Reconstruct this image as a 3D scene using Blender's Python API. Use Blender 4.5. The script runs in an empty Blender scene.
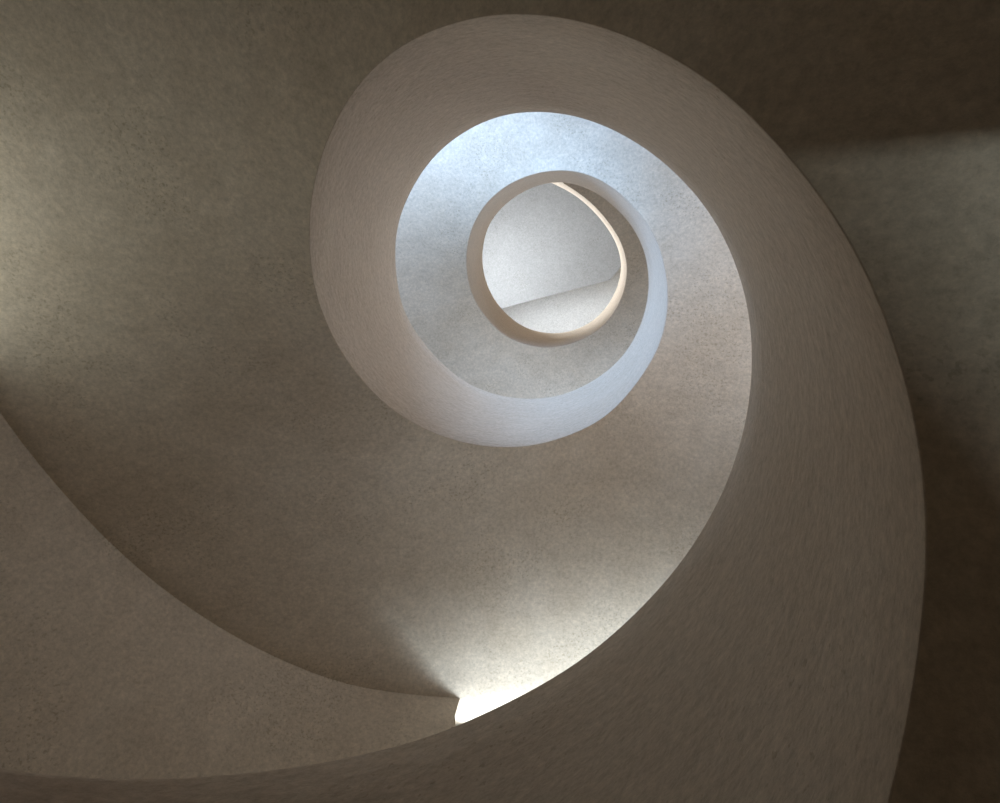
import bpy, math
import numpy as np
from mathutils import Matrix, Vector

# ------------------------------------------------------------------ setup
C = bpy.context.scene.collection
sc = bpy.context.scene
sc.view_settings.view_transform = 'Standard'
sc.view_settings.look = 'None'
sc.view_settings.gamma = 1.0
sc.view_settings.use_curve_mapping = False
sc.view_settings.exposure = 0.0
S = 1.1                       # metres per well radius
PI = math.pi
# outlines of the stair read off the photograph (pixels of a 1000x803 frame)
A=[(888,803),(898,759),(906,717),(912,673),(918,640),(922.4,596),(924.8,566),(925.8,540),(925.8,520),(924,490),(920,460),(915,426),(906,396),(897,360),(888,328),(872,288),(850,244),(822,200),(800,178-4),(774,144),(746,114),(716,86),(680,63.5),(630,39),(592,25),(560,18.4),(516,14.6),(480,17.3),(450,25.6),(424,35),(392,52),(370,73),(354,92),(336,122),(321,160),(315,184),(310.6,212),(310,240),(312,268),(317.5,297),(326,320),(342,352),(366,384),(394,410),(424,428),(456,440),(480,445),(510,447),(540,443.6),(570,434),(600,420),(624,398),(640,377),(656,352),(665,324),(667.4,300),(666.6,282),(664,266),(656,240),(640,214),(620,194),(600,180),(580,172.5),(560,170.5),(547,172),(534,174),(520,179.5),(508,185),(497,193.5),(486,204),(478,216),(472,229),(469,240),(466.5,255),(467,270),(469.5,285),(474,298),(480.5,310),(493,325),(507,337),(522,343),(535,346.5),(550,347.8),(565,345),(575,342),(590,335),(602,327),(610,318),(616,308),(621,298),(624,290),(626.5,275),(626.5,263),(624,252),(619.5,240),(610,226),(598,211),(585,199),(572,190),(560,183.7)]
B=[(0,766),(40,772),(80,776.6),(130,777.4),(200,775),(280,766.6),(330,759.4),(372,749.6),(420,738),(456,723.6),(500,703),(540,683),(580,658),(620,625),(664,580),(688,550),(708,516),(724,488),(736,452),(745,420),(748,400),(750.6,368),(750.6,336),(746,304),(739.8,280),(732,258),(716,224),(692,192),(663,163),(630,140),(620,134),(580,118),(556,114),(526,112.6),(500,117),(480,124.4),(454,140),(434,158),(418,180),(405,206),(398,228),(396,252),(398,280),(400.5,296),(406,314),(424,342),(448,368),(472,385),(500,395),(528,398.4),(560,395),(590,382),(609,369),(624,354),(634,338),(642,320),(647,300),(648.5,284),(646.5,262),(642,246),(639,240),(630,224),(618,211),(606,200),(592,191),(580,186),(565,182.5),(557,182.5),(547,183.5),(534,187),(522,193),(511,200),(501,209),(492,220),(486,234),(482.5,256),(484,272),(488,286),(494,298),(503,310),(518,323),(530,329),(542,332),(558,333),(572,330.5),(589,323),(600,314),(609,303),(616,289),(621,270),(620,257),(615,242),(605,226),(592,211),(580,200),(566,191),(553,186)]
C_=[(0,412),(20,441),(40,465),(70,500),(100,533),(140,570),(165,590),(200,615),(245,642),(300,668),(345,684),(360,687),(400,693),(430,696),(460,698.5)]
def dense(P, m=5):            # Catmull-Rom through the read-off points
    P = np.array(P, float); Q = np.vstack([2 * P[0] - P[1], P, 2 * P[-1] - P[-2]]); out = []
    for i in range(1, len(Q) - 2):
        for k in range(m):
            s = k / m; a, b, c, d = Q[i - 1:i + 3]
            out.append(.5 * (2 * b + (c - a) * s + (2 * a - 5 * b + 4 * c - d) * s * s + (3 * b - a - 3 * c + d) * s ** 3))
    out.append(P[-1]); return np.array(out)
PA, PB, PC = dense(A), dense(B), dense(C_)

# camera and helix (least squares over those outlines, rms 3.5 px)
F = 560.0
AX, AY, CX, CY = 0.28239123, 0.1618238, 0.43177358, -0.39378243
A1, A0, B1, B0 = 0.57651135, 0.98706261, 0.59238952, 2.16288619
DZC = -0.50                   # soffit falls this much from well to outer wall
R0 = 2.75
PITCH = 2 * PI * A1

def rot(ax, ay):
    cx, sx, cy, sy = math.cos(ax), math.sin(ax), math.cos(ay), math.sin(ay)
    return np.array([[1, 0, 0], [0, cx, -sx], [0, sx, cx]]) @ np.array([[cy, 0, sy], [0, 1, 0], [-sy, 0, cy]])
RM = rot(AX, AY)

def ray(p):
    return np.array([(p[0] - 500) / F, (p[1] - 401.5) / F, 1.0]) @ RM

TL, WL = 11.55, 0.9           # the flight levels out into the top landing
def lev(t):
    # smooth min(t, TL)
    u = (t - TL) / WL
    return TL + WL * (-math.log1p(math.exp(-2 * u)) / 2) if u > -8 else t
def zA(t): return A0 + A1 * lev(t)
def zB(t): return B0 + B1 * lev(t)
def zC(t): return zA(t) + DZC

def trace(P, zf, r0):
    """points of a pixel outline on the helical surface z = zf(t): list of (t, r)"""
    out, prev = [], None
    for p in P:
        d = ray(p)
        a = d[0] ** 2 + d[1] ** 2; b = CX * d[0] + CY * d[1]; k = CX * CX + CY * CY - r0 * r0
        l = (-b + math.sqrt(max(b * b - a * k, 0))) / a
        x, y = CX + d[0] * l, CY + d[1] * l
        t = -math.atan2(y, x)
        if prev is None:
            t0 = {id(PA): -0.44, id(PB): -2.41, id(PC): 3.33}[id(P)]
        else:
            t0 = prev + 0.1
        t += 2 * PI * round((t0 - t) / (2 * PI))
        for _ in range(60):
            l = zf(t) / d[2]
            x, y = CX + d[0] * l, CY + d[1] * l
            tn = -math.atan2(y, x); tn += 2 * PI * round((t - tn) / (2 * PI))
            t = 0.5 * t + 0.5 * tn
        prev = t
        out.append((t, math.hypot(x, y)))
    return np.array(out)

def smooth(T, tt, bw, ends):
    """local linear regression of r on t, running into constants beyond the ends"""
    t, r = T[:, 0], T[:, 1]
    te = np.concatenate([ends[0][0], t, ends[1][0]]); re = np.concatenate([ends[0][1], r, ends[1][1]])
    o = []
    for q in tt:
        h = bw * (1 + .8 * min(1, max(0, (q - 10.6) / 1.2)))
        w = np.exp(-0.5 * ((te - q) / h) ** 2) + 1e-12
        while w.sum() < 2.2 and h < 2:
            h *= 1.3; w = np.exp(-0.5 * ((te - q) / h) ** 2) + 1e-12
        m = w.sum(); mt = (w * te).sum() / m; mr = (w * re).sum() / m
        v = (w * (te - mt) ** 2).sum(); cv = (w * (te - mt) * (re - mr)).sum()
        o.append(mr + (cv / v if v > 1e-6 else 0) * (q - mt))
    return np.array(o)

T0, T1, NT = -2.85, 15.6, 922
TT = np.linspace(T0, T1, NT)
tA, tB, tC = trace(PA, zA, 1.0), trace(PB, zB, 1.0), trace(PC, zC, R0)

def tail(tr):
    """straight continuation of the landing edge to the outer wall"""
    (t1, r1), (t0, r0) = tr[-1], tr[-9]
    p1 = np.array([r1 * math.cos(t1), -r1 * math.sin(t1)]); p0 = np.array([r0 * math.cos(t0), -r0 * math.sin(t0)])
    d = (p1 - p0) / np.linalg.norm(p1 - p0)
    ts, rs = [], []
    for s in np.linspace(0.03, 4, 130):
        q = p1 + d * s
        t = -math.atan2(q[1], q[0]); t += 2 * PI * round((t1 - t) / (2 * PI))
        if t < t1: t += 2 * PI
        ts.append(t); rs.append(min(np.hypot(*q), R0 - 0.25))
    return np.array(ts), np.array(rs)
one = lambda a, b, r: (np.arange(a, b, 0.1), np.full(len(np.arange(a, b, 0.1)), r))
RA = smooth(tA, TT, 0.10, (one(T0 - .5, tA[0, 0] - 0.35, 1.0), tail(tA)))
RB = smooth(tB, TT, 0.10, (one(T0 - .5, tB[0, 0] - 0.35, 1.0), tail(tB)))
RC = smooth(tC, TT, 0.06, (one(T0 - .5, tC[0, 0] - 0.35, R0), one(tC[-1, 0] + 0.3, T1 + .5, R0)))
RA = np.minimum(RA, R0 - .2); RB = np.minimum(RB, R0 - .2)
ra = lambda t: float(np.interp(t, TT, RA))
rb = lambda t: float(np.interp(t, TT, RB))
def rc(t):                    # the outer wall has one plan on every turn
    while t > 1.0 + 2 * PI: t -= 2 * PI
    while t < 1.0: t += 2 * PI
    return float(np.interp(t, TT, RC))

def P(t, r, z): return (S * r * math.cos(t), -S * r * math.sin(t), S * z)

# ------------------------------------------------------------------ mesh helper
def mesh_obj(name, verts, faces, mat, parent=None, uvs=None, smooth_angle=40):
    me = bpy.data.meshes.new(name)
    me.from_pydata(verts, [], faces)
    me.update()
    if uvs is not None:
        ul = me.uv_layers.new(name='UVMap')
        for l in me.loops:
            ul.data[l.index].uv = uvs[l.vertex_index]
    for p in me.polygons: p.use_smooth = True
    import bmesh
    bm = bmesh.new(); bm.from_mesh(me)
    bmesh.ops.recalc_face_normals(bm, faces=bm.faces)
    for e in bm.edges:
        if len(e.link_faces) == 2 and e.calc_face_angle(0) > math.radians(smooth_angle):
            e.smooth = False
    bm.to_mesh(me); bm.free()
    me.materials.append(mat)
    o = bpy.data.objects.new(name, me); C.objects.link(o)
    if parent: o.parent = parent
    return o

def loft(sections, closed=True, caps=True):
    n = len(sections[0]); v = []; f = []
    for s in sections: v += s
    for i in range(len(sections) - 1):
        for j in range(n if closed else n - 1):
            k = (j + 1) % n
            f.append((i * n + j, i * n + k, (i + 1) * n + k, (i + 1) * n + j))
    if caps:
        f.append(tuple(range(n))); f.append(tuple((len(sections) - 1) * n + j for j in range(n)))
    return v, f

# ------------------------------------------------------------------ materials
def plaster(name, base, dark, light, mode, bump=0.25, rough=0.85, grain=1.0):
    m = bpy.data.materials.new(name); m.use_nodes = True
    nt = m.node_tree; N = nt.nodes; L = nt.links
    bs = N['Principled BSDF']; bs.inputs['Roughness'].default_value = rough
    bs.inputs['Specular IOR Level'].default_value = 0.25
    if mode == 'uv':
        tc = N.new('ShaderNodeUVMap'); src = tc.outputs['UV']
    else:
        tc = N.new('ShaderNodeTexCoord'); src = tc.outputs['Object']
    def noise(vec, scale, detail, rgh, mp=None, rotz=0, dist=0):
        if mp:
            g = N.new('ShaderNodeMapping'); g.inputs['Scale'].default_value = mp; g.inputs['Rotation'].default_value = (0, 0, rotz)
            L.new(vec, g.inputs['Vector']); vec = g.outputs['Vector']
        n = N.new('ShaderNodeTexNoise'); n.inputs['Scale'].default_value = scale
        n.inputs['Detail'].default_value = detail; n.inputs['Roughness'].default_value = rgh
        n.inputs['Distortion'].default_value = dist
        L.new(vec, n.inputs['Vector']); return n.outputs['Fac']
    def ramp(f, a, b, c0, c1):
        r = N.new('ShaderNodeValToRGB'); e = r.color_ramp.elements
        e[0].position = a; e[0].color = (*c0, 1); e[1].position = b; e[1].color = (*c1, 1)
        L.new(f, r.inputs['Fac']); return r.outputs['Color']
    def mix(kind, fac, a, b):
        x = N.new('ShaderNodeMix'); x.data_type = 'RGBA'; x.blend_type = kind
        if isinstance(fac, float): x.inputs[0].default_value = fac
        else: L.new(fac, x.inputs[0])
        for sck, q in ((x.inputs[6], a), (x.inputs[7], b)):
            if isinstance(q, tuple): sck.default_value = (*q, 1)
            else: L.new(q, sck)
        return x.outputs[2]
    if mode == 'uv':
        cloud = noise(src, 1.1, 6, .6, (1, 1.3, 1), .3, .6)
        streak = noise(src, 8, 8, .74, (1, 3.6, 1), .5, .6)
        fine = noise(src, 34, 8, .8, (1, 1.8, 1), .45)
    else:
        cloud = noise(src, 1.3, 8, .66, (1, 1, 1), 0, .4)
        streak = noise(src, 5.5, 8, .76, (1, 1.35, 1), .7, .2)
        fine = noise(src, 34, 8, .8)
    col = ramp(cloud, .32, .68, dark, light)
    col = mix('MIX', .45, col, base)
    g1 = ramp(streak, .3, .7, *(((.83, .83, .83), (1.10, 1.10, 1.10)) if mode == 'uv' else ((.84, .84, .835), (1.10, 1.10, 1.10))))
    col = mix('MULTIPLY', .8 * grain if grain < 1 else .8, col, g1)
    g2 = ramp(fine, .32, .68, (.66, .66, .66), (1.23, 1.23, 1.23))
    col = mix('MULTIPLY', .75, col, g2)
    # pits and specks
    sp = noise(src, 55, 2, .5)
    sp = ramp(sp, *((.30, .38) if mode == 'uv' else (.34, .43)), (.78, .77, .74), (1, 1, 1))
    patch = ramp(noise(src, 1.7, 3, .5), .48, .62, (0, 0, 0), (1, 1, 1))
    col = mix('MULTIPLY', patch, col, sp)
    L.new(col, bs.inputs['Base Color'])
    b1 = N.new('ShaderNodeBump'); b1.inputs['Strength'].default_value = bump; b1.inputs['Distance'].default_value = .012
    L.new(streak, b1.inputs['Height'])
    b2 = N.new('ShaderNodeBump'); b2.inputs['Strength'].default_value = bump * 1.2; b2.inputs['Distance'].default_value = .004
    L.new(fine, b2.inputs['Height']); L.new(b1.outputs['Normal'], b2.inputs['Normal'])
    L.new(b2.outputs['Normal'], bs.inputs['Normal'])
    return m

M_soffit = plaster('plaster_soffit', (.61, .525, .42), (.53, .44, .335), (.68, .60, .50), 'obj', .30)
M_para = plaster('plaster_parapet', (.545, .452, .36), (.51, .417, .328), (.585, .495, .405), 'uv', .22)
M_wall = plaster('plaster_wall', (.60, .515, .415), (.56, .475, .375), (.64, .56, .46), 'obj', .2)
M_top = plaster('plaster_ceiling_shade', (.29, .286, .283), (.27, .266, .263), (.31, .306, .303), 'obj', .12, grain=.5)  # darkened colour carries the dimmer side of the ceiling crease
M_top2 = plaster('plaster_ceiling_lit', (.74, .735, .73), (.72, .715, .71), (.76, .755, .75), 'obj', .10, grain=.5)  # lightened colour carries the brighter-lit side of the crease
M_floor = plaster('stone_floor', (.42, .38, .33), (.38, .34, .29), (.47, .43, .38), 'obj', .1)
def plain(name, col, rough=.5, metal=0):
    m = bpy.data.materials.new(name); m.use_nodes = True
    nt = m.node_tree; b = nt.nodes['Principled BSDF']
    n = nt.nodes.new('ShaderNodeTexNoise'); n.inputs['Scale'].default_value = 12
    r = nt.nodes.new('ShaderNodeValToRGB'); e = r.color_ramp.elements
    e[0].color = (*[c * .92 for c in col], 1); e[1].color = (*[min(1, c * 1.06) for c in col], 1)
    nt.links.new(n.outputs['Fac'], r.inputs['Fac']); nt.links.new(r.outputs['Color'], b.inputs['Base Color'])
    b.inputs['Roughness'].default_value = rough; b.inputs['Metallic'].default_value = metal
    return m
M_frame = plain('painted_metal', (.55, .54, .52), .45)

# ------------------------------------------------------------------ the staircase
stair = bpy.data.objects.new('spiral_staircase', None); C.objects.link(stair)
stair['label'] = 'plastered concrete spiral staircase winding up around an open round stairwell'
stair['category'] = 'staircase'

TH = 0.11                     # parapet thickness
ZF = -0.74                    # ground floor under the camera
tt = [t for t in TT ]
# parapet: inner face follows both outlines, soft arris at the bottom, rounded top
secs = []; uvs = []
for t in tt:
    a, b = ra(t), rb(t); za, zb = zA(t), zB(t)
    ch = .004
    prof = []
    K = 8
    prof.append((a + ch, za - .0005)); prof.append((a + ch * .3, za + ch * .3))
    for k in range(K + 1):
        s = k / K
        prof.append((a + (b - a) * s, za + ch * 1.2 + (zb - .012 - za - ch * 1.2) * s))
    prof.append((b + .008, zb)); prof.append((b + TH - .008, zb)); prof.append((b + TH, zb - .012))
    prof.append((a + TH, za + .09)); prof.append((a + .05, za + .05))
    arc = 0; last = prof[0]
    for (r, z) in prof:
        arc += math.hypot(r - last[0], z - last[1]); last = (r, z)
        uvs.append((t * 1.0, arc))
    secs.append([P(t, r, z) for r, z in prof])
v, f = loft(secs)
para = mesh_obj('parapet', v, f, M_para, stair, uvs)
para['label'] = 'smooth solid plaster parapet spiralling around the open well'

#         t0     t1     sill(s)  head(s)
HOLES = [(4.579, 5.40, -0.95, 0.0),
         (2.80, 3.19, -0.75, 0.0),
         (8.22, 9.14, -1.2, 0.0),
         (10.95, 11.9, -1.5, 0.0),
         (6.00, 7.25, -0.5, 0.0),
         (15.3, 16.3, -1.4, -0.2)]
WT = 0.26                     # wall thickness
# flight slab: curved soffit below, steps above
STEP = 2 * PI / 22
def soff(s):                  # 0 at the well, 1 at the wall: nearly level, then a soft fall
    return .55 * s + .45 * s * s
secs = []
for t in tt:
    a = ra(t) + .003; c = rc(t); za = zA(t)
    ext = c + (WT + .06 if any(h[0] <= t <= h[1] and h[3] == 0 for h in HOLES) else .01)   # over an opening the soffit runs out to its face
    K = 18; pr = []
    for k in range(K + 1):
        s = k / K
        pr.append((a + (c - a) * s, za + DZC * soff(s)))
    st = math.ceil((t - T0) / STEP) * STEP + T0 if t < TL else t + .3
    top = A0 + A1 * min(st, TL + .3) + .10
    pr.append((ext, za + DZC))
    pr.append((ext, top)); pr.append((a + .03, top))
    secs.append([P(t, r, z) for r, z in pr])
v, f = loft(secs)
fl = mesh_obj('flight', v, f, M_soffit, stair)
fl['label'] = 'smooth curved plaster soffit under the turning flight'

# ------------------------------------------------------------------ outer wall with window openings
ZT = 11.3                     # ceiling of the top storey
LAMP_CUT = (-0.50, 0.2250)         # unseen opening added to shape the fill lamp's patch on the soffit
def zCl(t): return A0 + A1 * t + DZC
wt0, wt1 = -3.6, 23.0
tl = set(np.round(np.arange(wt0, wt1, 0.05), 4))
for h in HOLES:
    for q in h[:2]:
        tl = {x for x in tl if abs(x - q) > .045} | {q}
for q in LAMP_CUT: tl = {x for x in tl if abs(x - q) > .045} | {q}
tl = sorted(tl)
svals = sorted({-PITCH, -2.5} | {h[2] for h in HOLES} | {h[3] for h in HOLES} | {-2.2, -1.13, -.12})
def hole(t, s):
    if LAMP_CUT[0] < t < LAMP_CUT[1] and -1.13 < s < -.12: return True
    return any(h[0] < t < h[1] and h[2] < s < h[3] for h in HOLES)
V = []; Fc = []; idx = {}
def vert(i, j, o):
    key = (i, j, o)
    if key not in idx:
        t = tl[i]; z = min(max(zCl(t) + svals[j] + (.004 if j == len(svals) - 1 else 0), ZF), ZT)
        r = rc(t) + (WT if o else 0)
        idx[key] = len(V)
        if o:                 # splayed reveals
            t += sum(-.035 for h in HOLES if abs(t - h[0]) < 1e-6) + sum(.035 for h in HOLES if abs(t - h[1]) < 1e-6)
        V.append(P(t, r, z))
    return idx[key]
nI, nJ = len(tl) - 1, len(svals) - 1
solid = {}
for i in range(nI):
    for j in range(nJ):
        tm = (tl[i] + tl[i + 1]) / 2; sm = (svals[j] + svals[j + 1]) / 2
        z0, z1 = zCl(tm) + svals[j], zCl(tm) + svals[j + 1]
        if z1 <= ZF or z0 >= ZT: continue
        solid[i, j] = not hole(tm, sm)
for (i, j), s in solid.items():
    if not s: continue
    Fc.append((vert(i, j, 0), vert(i + 1, j, 0), vert(i + 1, j + 1, 0), vert(i, j + 1, 0)))
    Fc.append((vert(i, j, 1), vert(i, j + 1, 1), vert(i + 1, j + 1, 1), vert(i + 1, j, 1)))
    for di, dj, p, q in ((-1, 0, (i, j), (i, j + 1)), (1, 0, (i + 1, j), (i + 1, j + 1)),
                         (0, -1, (i, j), (i + 1, j)), (0, 1, (i, j + 1), (i + 1, j + 1))):
        if solid.get((i + di, j + dj)) is False:
            Fc.append((vert(*p, 0), vert(*q, 0), vert(*q, 1), vert(*p, 1)))
wall = mesh_obj('wall_outer', V, Fc, M_wall)
wall['kind'] = 'structure'
# window frames inside the openings
LIGHTS = []
for n, h in enumerate(HOLES):
    t0, t1, s0, s1 = h
    rr = R0 + WT - .03
    v = []; f = []
    K = 16
    def ring(off, dr, dp):
        tw = off / rr
        out = []
        for k in range(K + 1):
            t = t0 + tw + (t1 - t0 - 2 * tw) * k / K; out.append(P(t, rr + dr, min(max(zCl(t) + s0 + off, ZF), ZT)))
        for k in range(K + 1):
            t = t1 - tw - (t1 - t0 - 2 * tw) * k / K; out.append(P(t, rr + dr, min(zCl(t) + s1 - off, ZT)))
        return out
    rings = [ring(.0, 0, 0), ring(.05, 0, 0), ring(.05, .05, 0), ring(.0, .05, 0)]
    m = len(rings[0])
    for r in rings: v += r
    for a in range(4):
        b = (a + 1) % 4
        for k in range(m):
            l = (k + 1) % m
            f.append((a * m + k, a * m + l, b * m + l, b * m + k))
    w = mesh_obj('window_%d' % (n + 1), v, f, M_frame); w['kind'] = 'structure'
    # daylight outside the opening
    tm = (t0 + t1) / 2; zm = zCl(tm) + (s0 + s1) / 2
    LIGHTS.append((tm, (t1 - t0), zm, s1 - s0))

# ground floor and top ceiling
def disc(name, r, z, th, mat):
    v = []; f = []
    n = 96
    for zz in (z, z + th):
        v.append((0, 0, S * zz))
        for k in range(n): v.append(P(2 * PI * k / n, r, zz))
    for k in range(n):
        l = (k + 1) % n
        f.append((0, 1 + k, 1 + l)); f.append((n + 1, n + 2 + l, n + 2 + k))
        f.append((1 + k, 1 + l, n + 2 + l, n + 2 + k))
    o = mesh_obj(name, v, f, mat); o['kind'] = 'structure'; return o
disc('floor', R0 + WT, ZF - .2, .2, M_floor)
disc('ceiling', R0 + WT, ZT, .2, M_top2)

# lowered roof facets seen through the eye of the stair
def at(px, py, z):
    d = ray((px, py)); l = z / d[2]
    return np.array([CX + d[0] * l, CY + d[1] * l, z])
ZL = 10.6
p0, p1 = at(503, 308, ZL), at(610, 280, ZL)
u = (p1 - p0) / np.linalg.norm(p1 - p0); nrm = np.array([-u[1], u[0], 0])
if nrm[1] < 0: nrm = -nrm
# the lowered part covers everything on the far side of that edge, its corner standing free
RR = R0 + WT * .5
def circ(a): return np.array([RR * math.cos(a), RR * math.sin(a)])
c2 = p1[:2] + u[:2] * .0
back = np.array([.62, -.785])                 # the free edge runs back from the corner to the wall
def to_wall(p, d):
    s = 0
    while np.hypot(*(p + d * s)) < RR: s += .005
    return p + d * s
e0, e1 = to_wall(p0[:2], -u[:2]), to_wall(c2, back)
a0, a1 = math.atan2(e0[1], e0[0]), math.atan2(e1[1], e1[0])
while a0 < a1: a0 += 2 * PI
while a0 - a1 > 2 * PI: a0 -= 2 * PI
if a0 < a1: a0 += 2 * PI
poly = [c2, e1]
arc = [circ(a1 - (2 * PI - (a0 - a1)) * k / 40) for k in range(1, 40)]
mid = arc[20]
if np.dot(mid - p0[:2], nrm[:2]) > 0: arc = [circ(a1 + (a0 - a1) * k / 40) for k in range(1, 40)]
poly += arc + [e0]
n = len(poly); v = [(S * p[0], S * p[1], S * z) for z in (ZL, ZL + .16) for p in poly]
f = [tuple(range(n)), tuple(range(2 * n - 1, n - 1, -1))] + [(k, (k + 1) % n, n + (k + 1) % n, n + k) for k in range(n)]
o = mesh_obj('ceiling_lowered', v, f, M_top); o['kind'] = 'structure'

# ------------------------------------------------------------------ light
def win_light(n, energy, col, back=-.10, up=0, spread=180, low=None):
    """daylight entering at the pane of window n: one area light per flat pane of the curved opening"""
    t0, t1, s0, s1 = HOLES[n]
    if low is not None: s0 = low
    k = max(1, round((t1 - t0) / .45)); dt = (t1 - t0) / k
    r = R0 + WT + back
    for i in range(k):
        ta = t0 + i * dt; tb = ta + dt; tm = (ta + tb) / 2
        la = bpy.data.lights.new('daylight', 'AREA'); la.shape = 'RECTANGLE'
        w = 2 * r * math.sin(dt / 2) * S; h = (s1 - s0 - .04) * S
        la.size = w; la.size_y = h; la.energy = energy * w * h; la.color = col
        o = bpy.data.objects.new('daylight', la); C.objects.link(o)
        ez = Vector((math.cos(tm), -math.sin(tm), 0))             # outward: the lamp shines along -ez
        pa, pb = Vector(P(ta, r, zCl(ta))), Vector(P(tb, r, zCl(tb)))
        ex = (pb - pa).normalized(); ey = ez.cross(ex).normalized()
        if ey.z < 0: ey = -ey; ex = -ex
        ez2 = ex.cross(ey).normalized()
        R = Matrix.Rotation(math.radians(-up), 3, ex); ey = R @ ey; ez2 = R @ ez2
        if up and ez2.z > 0: R = Matrix.Rotation(math.radians(2 * up), 3, ex); ey = R @ ey; ez2 = R @ ez2
        la.spread = math.radians(spread)
        m = Matrix((ex, ey, ez2)).transposed().to_4x4()
        m.translation = Vector(P(tm, r * math.cos(dt / 2), zCl(tm) + (s0 + s1) / 2))
        m.translation.z += h / 2 * (1 - math.cos(math.radians(up)))
        o.matrix_world = m
        o['win'] = n
win_light(0, 18, (.80, .88, .96), back=-.06, up=12, spread=172, low=-.45)
win_light(1, 10.5, (.86, .92, .86), back=-.12, up=20, spread=150)
win_light(2, 20, (.82, 1.27, 2.0), up=15, spread=120)
win_light(3, 20, (.54, .63, .76))
win_light(4, 12.5, (1.10, 1.08, 1.12), back=-.12, up=30, spread=110)
win_light(5, 40, (1.54, 1.68, 1.80), up=-20, spread=120)

# daylight thrown up from the bright ground outside the first window
la = bpy.data.lights.new('ground_glow', 'AREA'); la.shape = 'RECTANGLE'; la.size = .7; la.size_y = .4
la.energy = 40; la.color = (.78, .93, 1.06); la.spread = math.radians(110)
o = bpy.data.objects.new('ground_glow', la); C.objects.link(o); o['win'] = 7
gp, gt = Vector(P(4.93, R0 + .95, zCl(4.93) - 1.75)), Vector(P(4.88, 2.25, zA(4.88) - .3))
o.location = gp; o.rotation_euler = (gt - gp).to_track_quat('-Z', 'Z').to_euler()

# added fill lamp below the cut-out, throws the lit patch on the lower soffit
la = bpy.data.lights.new('soffit_fill', 'AREA'); la.shape = 'RECTANGLE'; la.size = .045; la.size_y = .15
la.energy = 4.4; la.color = (.88, 1.0, 1.0); la.spread = math.radians(40)
o = bpy.data.objects.new('soffit_fill', la); C.objects.link(o)
o.location = (S * 4.2, S * -.66, S * -1.64)
o.rotation_euler = Vector((-3.1, .3, 2.8)).normalized().to_track_quat('-Z', 'Y').to_euler()

wd = bpy.data.worlds.new('world'); sc.world = wd; wd.use_nodes = True
bg = wd.node_tree.nodes['Background']; bg.inputs[0].default_value = (1, .75, .55, 1); bg.inputs[1].default_value = .15
cy = sc.cycles
cy.max_bounces = 16; cy.diffuse_bounces = 14; cy.sample_clamp_indirect = 10
cy.use_denoising = True

# ------------------------------------------------------------------ camera
cam = bpy.data.cameras.new('camera'); cam.sensor_width = 36; cam.lens = F * 36 / 1000
cam.clip_start = .02
co = bpy.data.objects.new('camera', cam); C.objects.link(co)
m = Matrix.Identity(4)
for i in range(3):
    m[i][0] = RM[0, i]; m[i][1] = -RM[1, i]; m[i][2] = -RM[2, i]
m[0][3], m[1][3], m[2][3] = S * CX, S * CY, 0
co.matrix_world = m
sc.camera = co
